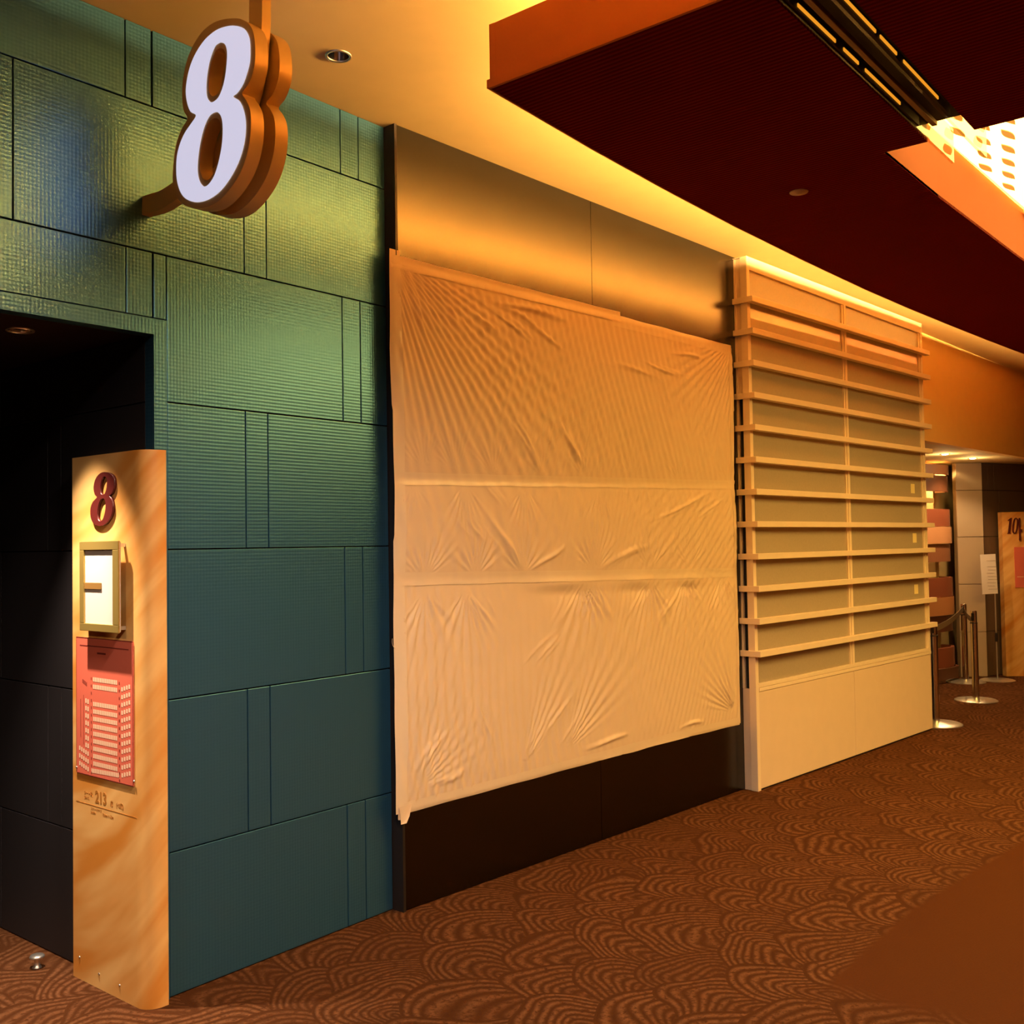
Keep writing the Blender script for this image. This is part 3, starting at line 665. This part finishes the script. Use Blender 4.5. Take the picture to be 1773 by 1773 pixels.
def hfilm(s, z):
    h = 0.0
    for (s0, z0, a0, a1, N, R, amp, ph) in anch:
        dx, dz = s-s0, z-z0; r2 = dx*dx+dz*dz
        if r2 > (3*R)**2: continue
        r = math.sqrt(r2)+1e-6; th = math.degrees(math.atan2(dz, dx))
        if a0 > 180 or a1 > 180:
            if th < 0: th += 360
        w = sst(a0-8, a0+14, th)*sst(a1+8, a1-14, th)
        if w <= 0: continue
        env = sst(0.0, .10, r)*math.exp(-(r/R)**1.4)
        h += amp*w*env*math.sin(N*math.radians(th)*1.0 + ph + 2.1*math.sin(3.1*math.radians(th)+ph))
    for (q, am, wd) in FOLDS:
        ax, az, bx_, bz_ = q
        if s < min(ax, bx_)-.06 or s > max(ax, bx_)+.06 or z < min(az, bz_)-.06 or z > max(az, bz_)+.06: continue
        ex, ez = bx_-ax, bz_-az; L2 = ex*ex+ez*ez; t_ = ((s-ax)*ex+(z-az)*ez)/L2
        if t_ < -.1 or t_ > 1.1: continue
        d_ = ((s-ax)*ez-(z-az)*ex)/math.sqrt(L2)+.006*math.sin(5*t_+ax*9)
        h += am*sst(-.1, .55, t_)*sst(1.1, .55, t_)*math.exp(-(d_/(wd*(.55+.6*t_)))**2)
    # fine slanted crinkle, tighter towards the left edge
    lf = math.exp(-s/.9)
    h += .0021*math.sin(118*s+9*math.sin(3*z)+26*z)*(0.45+.8*lf)*(0.55+.45*math.sin(2.3*z+1.7*s))
    h += .0008*math.sin(150*s-58*z+3*math.sin(5*s))*(0.5+.5*math.sin(3.1*s+2.2*z))
    h += .0014*math.sin(100*z-75*s+4*math.sin(4*s))*sst(1.1, 2.3, s)*(.5+.5*math.sin(4*z+s))
    h += .0007*math.sin(86*s+40*z+2*math.sin(6*z))*(.5+.5*math.sin(5.3*z-2.1*s+1))
    # slack between the tape lines
    b1, b2 = band1(s), band2(s)
    sl_ = 0.0
    if z > b1: t_ = (z-b1)/(2.63-b1)
    elif z > b2: t_ = (z-b2)/(b1-b2)
    else: t_ = (z-.42)/(b2-.42)
    t_ = max(0, min(1, t_)); sl_ = .012*math.sin(math.pi*t_)**.7
    # pouches hanging at the lower tape line
    for sc_, wd in ((1.02, .20), (1.60, .18), (2.10, .16)):
        q = math.exp(-((s-sc_)/wd)**2)
        h += .012*q*math.exp(-((z-(b2-.02))/.035)**2) - .005*q*math.exp(-((z-(b2-.085))/.03)**2)
    pin = 1.0
    for bb in (b1, b2): pin = min(pin, .40+.60*sst(.0, .07, abs(z-bb)))
    e = sst(0, .06, s+.045)*sst(0, .06, 2.66-s)*sst(0, .05, 2.66-z)*sst(0, .05, z-.40)
    return max(.0025, .008+(1.25*h*pin+sl_)*(.15+.85*e))
NS, NZ = 430, 400
def bz0(s): return .408+.006*math.sin(3*s)+.004*math.sin(11*s) - (.03*math.exp(-((s+.03)/.03)**2)) + (.02*math.exp(-((s-.20)/.035)**2))
def bz1(s): return 2.652-.008*s+.003*math.sin(5*s)
def bs0(t_): return -.040+.022*math.exp(-((t_-.55)/.18)**2)*1.0+.006*math.sin(9*t_)
v = []; f = []
for j in range(NZ+1):
    tz = j/NZ
    for i in range(NS+1):
        ts = i/NS; s = bs0(tz)+(2.612-bs0(tz))*ts
        z = bz0(s)+(bz1(s)-bz0(s))*tz
        v.append((s, -hfilm(s, z), z))
for j in range(NZ):
    for i in range(NS): a = j*(NS+1)+i; f.append((a, a+1, a+NS+2, a+NS+1))
mesh('sheet', v, f, FILM, film, True)
def tape(pts, w, lift=.0022, n=90):
    """strip along a polyline in wall coordinates, riding on the film"""
    v = []; f = []
    L = [0]
    for a, b in zip(pts, pts[1:]): L.append(L[-1]+math.dist(a, b))
    for i in range(n+1):
        d = L[-1]*i/n
        for k in range(len(pts)-1):
            if d <= L[k+1]+1e-9: break
        t_ = (d-L[k])/(L[k+1]-L[k]); a, b = pts[k], pts[k+1]
        p = (a[0]+(b[0]-a[0])*t_, a[1]+(b[1]-a[1])*t_); dx, dz = (b[0]-a[0])/(L[k+1]-L[k]), (b[1]-a[1])/(L[k+1]-L[k])
        for q in range(5):
            o_ = (q/4-.5)*w*(1+.04*math.sin(17*d)); s, z = p[0]-dz*o_, p[1]+dx*o_
            inside = -.045 < s < 2.62 and .40 < z < 2.66
            v.append((s, -((hfilm(s, z) if inside else .004)+lift), z))
    for i in range(n):
        for q in range(4): a = i*5+q; f.append((a, a+1, a+6, a+5))
    mesh('tape', v, f, TAPE, film, True)
tape([(-.045, 2.660), (1.52, 2.662)], .055); tape([(1.45, 2.640), (2.615, 2.628)], .060, .0016)
tape([(-.020, 2.71), (-.024, 2.30), (-.012, 1.75), (-.022, 1.20), (-.020, .40)], .055, .0016)
tape([(2.595, 2.64), (2.600, 1.80), (2.610, 1.25), (2.612, .40)], .045, .0016)
tape([(-.03, band1(0)), (2.62, band1(2.6))], .052, .0024, 200); tape([(-.045, band2(0)), (2.625, band2(2.6))], .054, .0024, 200)
tape([(-.03, .418), (.9, .421), (1.9, .424), (2.625, .415)], .045, .0016, 140)
# loose curl of film at the left edge and hanging scrap at the lower corner
def ribbon(pts, r, name, m, parent):
    v = []; f = []
    for i, p in enumerate(pts):
        a = Vector(pts[max(0, i-1)]); b = Vector(pts[min(len(pts)-1, i+1)]); d = (b-a).normalized(); n1 = d.orthogonal().normalized(); n2 = d.cross(n1)
        for k in range(5): an_ = 2*math.pi*k/5; v.append(tuple(Vector(p)+n1*r*math.cos(an_)+n2*r*math.sin(an_)))
    for i in range(len(pts)-1):
        for k in range(5): f.append((5*i+k, 5*i+(k+1) % 5, 5*i+5+(k+1) % 5, 5*i+5+k))
    return mesh(name, v, f, m, parent, True)
ribbon([(-.030+.030*math.cos(a)*-1, -.008, 1.10+.035*math.sin(a)) for a in [math.pi*(.65*k/14-.55) for k in range(15)]], .0012, 'loose_thread', FILM, film)
mesh('torn_corner', [(-.035, -.013, .43), (.03, -.013, .43), (.015, -.016, .385), (-.005, -.020, .36), (-.03, -.014, .358)], [(0, 1, 2, 3, 4)], FILM, film)

# ------------------------------------------------------------------ white slatted screen unit
UA = math.radians(-4.73)
un = empty('slatted_screen', (5.637, -.33, 0), UA); tag(un, 'tall cream slatted screen unit with frosted glass panes', 'screen')
def zt(u_): return 3.192-.013*u_
def ubox(name, u0, u1, v0, v1, z0, z1, m, bev=.002, par=un): return box(name, u0, u1, v0, v1, z0, z1, m, par, bev)
ubox('base_panel', .030, 1.284, .000, .030, .012, .583, BASEW); ubox('base_panel', 1.287, 2.602, .000, .030, .012, .583, BASEW)
ubox('plinth', .04, 2.590, .012, .09, 0, .012, DARKTRIM, 0)
ubox('corner_post', 0.0, .034, .0, .046, 0, zt(0), WHITEP); ubox('corner_post', 2.568, 2.604, .0, .06, .583, zt(2.6), WHITEP)
ubox('mullion', 1.270, 1.302, .0, .03, .63, zt(1.28)-.07, WHITEP)
ubox('bottom_rail', .034, 2.604, -.004, .03, .585, .607, WHITEP); ubox('bottom_rail', .034, 2.604, -.001, .03, .609, .632, WHITEP)
mesh('top_rail', [(.034, 0, zt(0)-.075), (2.568, 0, zt(2.57)-.075), (2.568, .03, zt(2.57)-.075), (.034, .03, zt(0)-.075), (.034, 0, zt(0)), (2.568, 0, zt(2.57)), (2.568, .03, zt(2.57)), (.034, .03, zt(0))],
     [(3, 2, 1, 0), (4, 5, 6, 7), (0, 1, 5, 4), (1, 2, 6, 5), (2, 3, 7, 6), (3, 0, 4, 7)], WHITEP, un)
mesh('cap_board', [(0, 0, zt(0)), (2.604, 0, zt(2.6)), (2.604, .10, zt(2.6)), (0, .10, zt(0)), (0, 0, zt(0)+.004), (2.604, 0, zt(2.6)+.004), (2.604, .10, zt(2.6)+.004), (0, .10, zt(0)+.004)],
     [(3, 2, 1, 0), (4, 5, 6, 7), (0, 1, 5, 4), (1, 2, 6, 5), (2, 3, 7, 6), (3, 0, 4, 7)], WHITEP, un)
zs = [.812+.1925*k for k in range(12)]
# left return: rear stile, infill above, openings below
ubox('side_stile', .004, .030, .080, .094, .60, 3.190, WHITEP); ubox('side_panel', .010, .030, .046, .080, 2.345, 3.190, BASEW)
ubox('side_panel', .006, .030, .047, .094, 0.0, .600, BASEW)
ubox('side_opening', .026, .034, .046, .080, .600, 2.345, BLACK, 0)
ubox('end_panel', 2.580, 2.604, .06, .11, 0.0, 3.155, WHITEP); ubox('back_board', .034, 2.568, .05, .06, .60, 3.10, BASEW, 0)
sproto = None
spoly = [(-.016, .094), (-.016, -.044), (2.642, -.044), (2.642, -.002), (.0, -.002), (.0, .094)]
for z in zs:
    if sproto is None:
        o = MB().prism(spoly, -.0175, .0175).out('slat', WHITEP, un); bevel(o, .002); sproto = o
    else:
        o = sproto.copy(); COL.objects.link(o); o.parent = un
    o.location = (0, 0, z)
edges = [.632] + zs + [None]
for r_ in range(13):
    za = .634 if r_ == 0 else zs[r_-1]-.01
    for (u0, u1) in ((.036, 1.268), (1.304, 2.566)):
        zb = (zs[r_]+.01) if r_ < 12 else zt(u0)-.065
        o = ubox('glass_pane', u0, u1, .016, .024, za, zb-.021 if r_ < 12 else zb, PANE, 0)
# inner beads beside the posts
for u0, u1 in ((1.250, 1.268), (2.546, 2.566)): ubox('glazing_bead', u0, u1, .006, .016, .634, zt(u1)-.076, WHITEP, .001)
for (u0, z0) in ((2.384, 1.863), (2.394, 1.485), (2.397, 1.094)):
    ubox('yellow_note', u0-.035, u0+.035, .0145, .0158, z0-.036, z0+.036, YEL, 0)  # small pale yellow rectangles on the right-hand panes

# ------------------------------------------------------------------ far end: bulkhead, lower ceiling, plank screen, wall, signs
bk = [(8.22, -.405), (8.7, -.428), (9.3, -.458), (9.85, -.490), (10.7, -.540), (11.5, -.590), (12.4, -.655), (14.4, -.82)]
FZ = 2.28
mb = MB(); n = len(bk); v = []; f = []
for i, p in enumerate(bk): v += [(p[0], p[1], FZ), (p[0], p[1]+.08, FZ), (p[0], p[1]+.08, zc(p[0])), (p[0], p[1], zc(p[0]))]
for i in range(n-1):
    for k in range(4): f.append((4*i+k, 4*i+(k+1) % 4, 4*i+4+(k+1) % 4, 4*i+4+k))
f += [(0, 1, 2, 3), (4*n-1, 4*n-2, 4*n-3, 4*n-4)]
o = mesh('trim_3', v, f, mat('bright_orange_paint', (.99, .66, .26), .75, spec=.25)); struct(o, 'curved orange bulkhead beyond the slatted screen')  # orange paint lightened to make up for weak light here
o = MB().prism([(8.22, -.33)] + [(x, y+.079) for x, y in bk] + [(14.4, 3.0), (8.22, 3.0)], FZ, FZ+.03).out('ceiling_far', mat('pale_yellow_paint', (.92, .74, .40), .8)); struct(o, 'low pale yellow ceiling of the far entrance')
for (x, y), lab in (((10.169, -.133), 'lit downlight nearer the slatted screen in the far low ceiling'), ((10.923, -.182), 'lit downlight above the beige column in the far low ceiling')):
    downlight('downlight', (x, y, FZ), .05, lab, lit=((1.0, .85, .55), 30.0)); spot((x, y, FZ-.012), P_FAR, 130, .5, (1.0, .62, .28), .03)
    pd = bpy.data.lights.new('lens_glow', 'POINT'); pd.energy = 2.2; pd.color = (1.0, .66, .28); pd.shadow_soft_size = .03  # extra point light added below the lens to brighten the low ceiling
    po = bpy.data.objects.new('lens_glow', pd); COL.objects.link(po); po.location = (x, y, FZ-.09)
# side wall behind the planks, plank screen
struct(MB().prism([(8.30, .52), (10.9, .34), (12.8, .34), (12.8, .44), (8.30, .62)], 0, FZ).out('wall_right', mat('straw_paint', (.80, .58, .26), .7)), 'straw coloured wall behind the plank screen')
scr = empty('plank_screen', (10.6, .2, 0)); tag(scr, 'curved stack of brown and tan wooden planks with lit gaps', 'plank screen')
PC = dict(d=(.13, .045, .018), r=(.27, .075, .035), l=(.62, .30, .14), b=(.30, .12, .055), o=(.52, .22, .08))
PMs = {k: mat('plank_'+k, c, .5) for k, c in PC.items()}
arc = [(10.25, .335), (10.572, .262), (10.80, .200), (10.99, .148), (11.13, .128), (11.26, .150), (11.33, .215), (11.35, .30)]
def pz(y): return 1.4863+(930.5-y)/1773*10.45
for y0, y1, c, off in ((803, 820, 'b', .0), (822, 850, 'd', .01), (881, 911, 'r', .0), (912, 941, 'l', -.015), (942, 973, 'b', .005), (1001, 1034, 'r', -.01), (1035, 1066, 'o', -.02), (1067, 1095, 'd', .0), (1123, 1157, 'r', -.01), (1157, 1176, 'd', -.05)):
    m_ = MB(); z1, z0 = pz(y0), max(0.0, pz(y1)); fin_wall(m_, [(x-10.6, y-.2+off) for x, y in arc], z0, min(z1, FZ-.005), .03)
    o = m_.out('plank', PMs[c], scr); smooth_angle(o)
spot((11.28, .262, FZ-.012), 60, 150, .5, (1.0, .66, .24), .03)
# column and wall of panels
def wall_panels(name, p, q, m, lab, split=None, th=.08, back=None):
    p, q = Vector(p), Vector(q); L = (q-p).length; a = math.atan2((q-p).y, (q-p).x)
    w = box(name, 0, L, .012, th, 0, FZ-.002, back or BLACK); w.location = (p.x, p.y, 0); w.rotation_euler.z = a; struct(w, lab)
    for i in range(5):
        z0, z1 = rows[i], min(rows[i+1], FZ-.004)
        cuts = [0]+(split[i % len(split)] if split else [])+[L]
        for s0, s1 in zip(cuts, cuts[1:]): box('panel', s0+.002, s1-.002, 0, .014, z0+.003, z1-.003, m, w, .0015)
    return w
wall_panels('wall_column', (11.455, .135), (11.640, -.080), BEIGE, 'beige panelled column beside the plank screen', back=mat('column_core', (.35, .25, .15), .7))
wall_panels('wall_far', (11.66, -.06), (12.75, -.50), TAUPE, 'dark taupe panelled wall behind the second amber sign', [[.12, .22], [.30]])
struct(MB().prism([(12.74, -.50), (14.4, -1.2), (14.4, -1.1), (12.74, -.40)], 0, FZ).out('wall_far_right', TAUPE), 'dark taupe wall continuing to the right')
# amber pillar sign 10
a10 = math.atan2(-.325, .265)
p10 = empty('pillar_sign', (11.777, -.232, 0), a10); tag(p10, 'distant amber pillar sign marked 10 at the right edge', 'sign')
pp = [(0, 0), (.37, 0)]
for k in range(1, 7): a = -math.pi/2+math.pi/2*k/6; pp.append((.37+.05*math.cos(a), .05+.05*math.sin(a)))
pp += [(.42, .09), (0, .09)]
smooth_angle(MB().prism(pp, 0, 1.745).out('body', AMBER, p10))
def f10(a, b, c): return (a, -c, b)
one = [(.0, .118), (.030, .136), (.046, .138), (.022, .008), (.030, .0), (-.012, .0), (-.004, .008), (.018, .116), (.002, .112)]
flat('number_1', [[(.062+a*.95, 1.515+b*1.22) for a, b in one]], .008, f10, MAROON, p10)
zero = catmull([(.045, .170), (.066, .150), (.068, .105), (.060, .05), (.040, .008), (.018, .0), (.002, .020), (.0, .065), (.008, .115), (.024, .158)], 4)
zi = catmull([(.044, .160), (.052, .140), (.050, .10), (.042, .045), (.030, .014), (.022, .010), (.016, .03), (.018, .07), (.026, .12), (.035, .152)], 4)
flat('number_0', [[(.105+a, 1.513+b) for a, b in zero], [(.105+a, 1.513+b) for a, b in zi]], .008, f10, MAROON, p10)
box('clip_bar', .176, .190, -.012, 0, 1.44, 1.68, MAROON, p10); box('clip_bar', .186, .205, -.012, 0, 1.53, 1.56, MAROON, p10)
box('seat_plan', .120, .400, -.006, 0, .94, 1.37, REDPL, p10)
box('plan_rule', .14, .38, -.007, -.006, 1.05, 1.056, SEATC, p10)

# stanchions
def stanchion(loc, h, r, label, belt_to=None):
    e = empty('stanchion', loc); tag(e, label, 'stanchion', 'chrome belt barrier posts')
    smooth_angle(MB().lathe([(r, 0), (r, .006), (r*.92, .014), (.05, .024), (.034, .03)], 40).out('base', STEEL, e))
    smooth_angle(MB().lathe([(.030, .028), (.030, h-.115)], 24).out('pole', CHROME, e))
    smooth_angle(MB().lathe([(.033, h-.115), (.033, h-.107)], 24).out('collar', DARKTRIM, e))
    hd = smooth_angle(MB().lathe([(.028, h-.107), (.028, h-.004), (.024, h)], 24).out('head', CHROME, e))
    box('belt_slot', -.033, -.026, -.012, .012, h-.09, h-.02, DARKTRIM, hd)
    if belt_to:
        t_ = Vector(belt_to)-Vector(loc); t_.z = 0; L = t_.length; d = t_/L; nn = Vector((-d.y, d.x, 0))*.0015
        v = []; f = []
        for i in range(13):
            k = i/12; q = d*(.03+(L-.06)*k); sag = -.03*4*k*(1-k)
            for sgn in (1, -1):
                for zz in (h-.085, h-.035): v.append((q.x+nn.x*sgn, q.y+nn.y*sgn, zz+sag))
        for i in range(12):
            a = 4*i; b = a+4
            f += [(a, a+1, b+1, b), (a+2, b+2, b+3, a+3), (a, b, b+2, a+2), (a+1, a+3, b+3, b+1)]
        mesh('belt', v, f, BELT, hd)
    return e
S1, S2, S3 = (8.475, -.495, 0), (9.895, -.421, 0), (11.10, -.005, 0)
stanchion(S1, .815, .20, 'chrome belt stanchion half hidden behind the slatted screen edge', S3)
stanchion(S2, .815, .185, 'chrome belt stanchion standing clear in front of the beige column')
stanchion(S3, .80, .19, 'chrome belt stanchion farthest away against the beige column', S2)
# notice stand
ns = empty('notice_stand', (11.40, -.235, 0), math.atan2(-.325, .265)); tag(ns, 'thin metal notice stand holding a printed sheet beside the second amber sign', 'notice stand')
smooth_angle(MB().lathe([(.17, 0), (.17, .005), (.15, .012), (.02, .022)], 40).out('base', STEEL, ns))
smooth_angle(MB().lathe([(.007, .018), (.007, .90)], 12).out('pole', STEEL, ns))
smooth_angle(MB().lathe([(.012, .40), (.014, .42), (.014, .47), (.012, .49)], 12).out('clamp', DARKTRIM, ns))
o = box('board', -.105, .055, -.014, -.008, .895, 1.305, PAPER, ns); o.rotation_euler.y = math.radians(-2)
pr = MB()
for k in range(9): pr.box(-.085+.006*(k % 3), .030-.012*((k*5) % 4), -.0150, -.0143, 1.235-.033*k-(0 if k == 0 else .03), 1.238-.033*k-(0 if k == 0 else .03))
pr.out('printed_lines', mat('grey_print', (.30, .20, .14), .8), ns)

# ------------------------------------------------------------------ out-of-view downlights added to brighten unit, film, pillar and carpet
for i, (x, y) in enumerate(((1.25, -2.35), (-1.3, -1.3), (6.2, -5.9))):
    zl = zc(x) if i < 2 else SZ-.001
    downlight('downlight', (x, y, zl), .06, ['lit downlight in the cream ceiling in front of the hung soffit fascia', 'lit downlight in the cream ceiling farthest left along the teal wall', 'lit downlight under the dark soffit across the foyer'][i], lit=((1.0, .7, .35), 12.0))
    spot((x, y, zl-.016), P_BACK*(1.9, 1.2, 2.6)[i], 150, .6, ((1.0, .82, .66), (1.0, .76, .52), WARM)[i], .18)
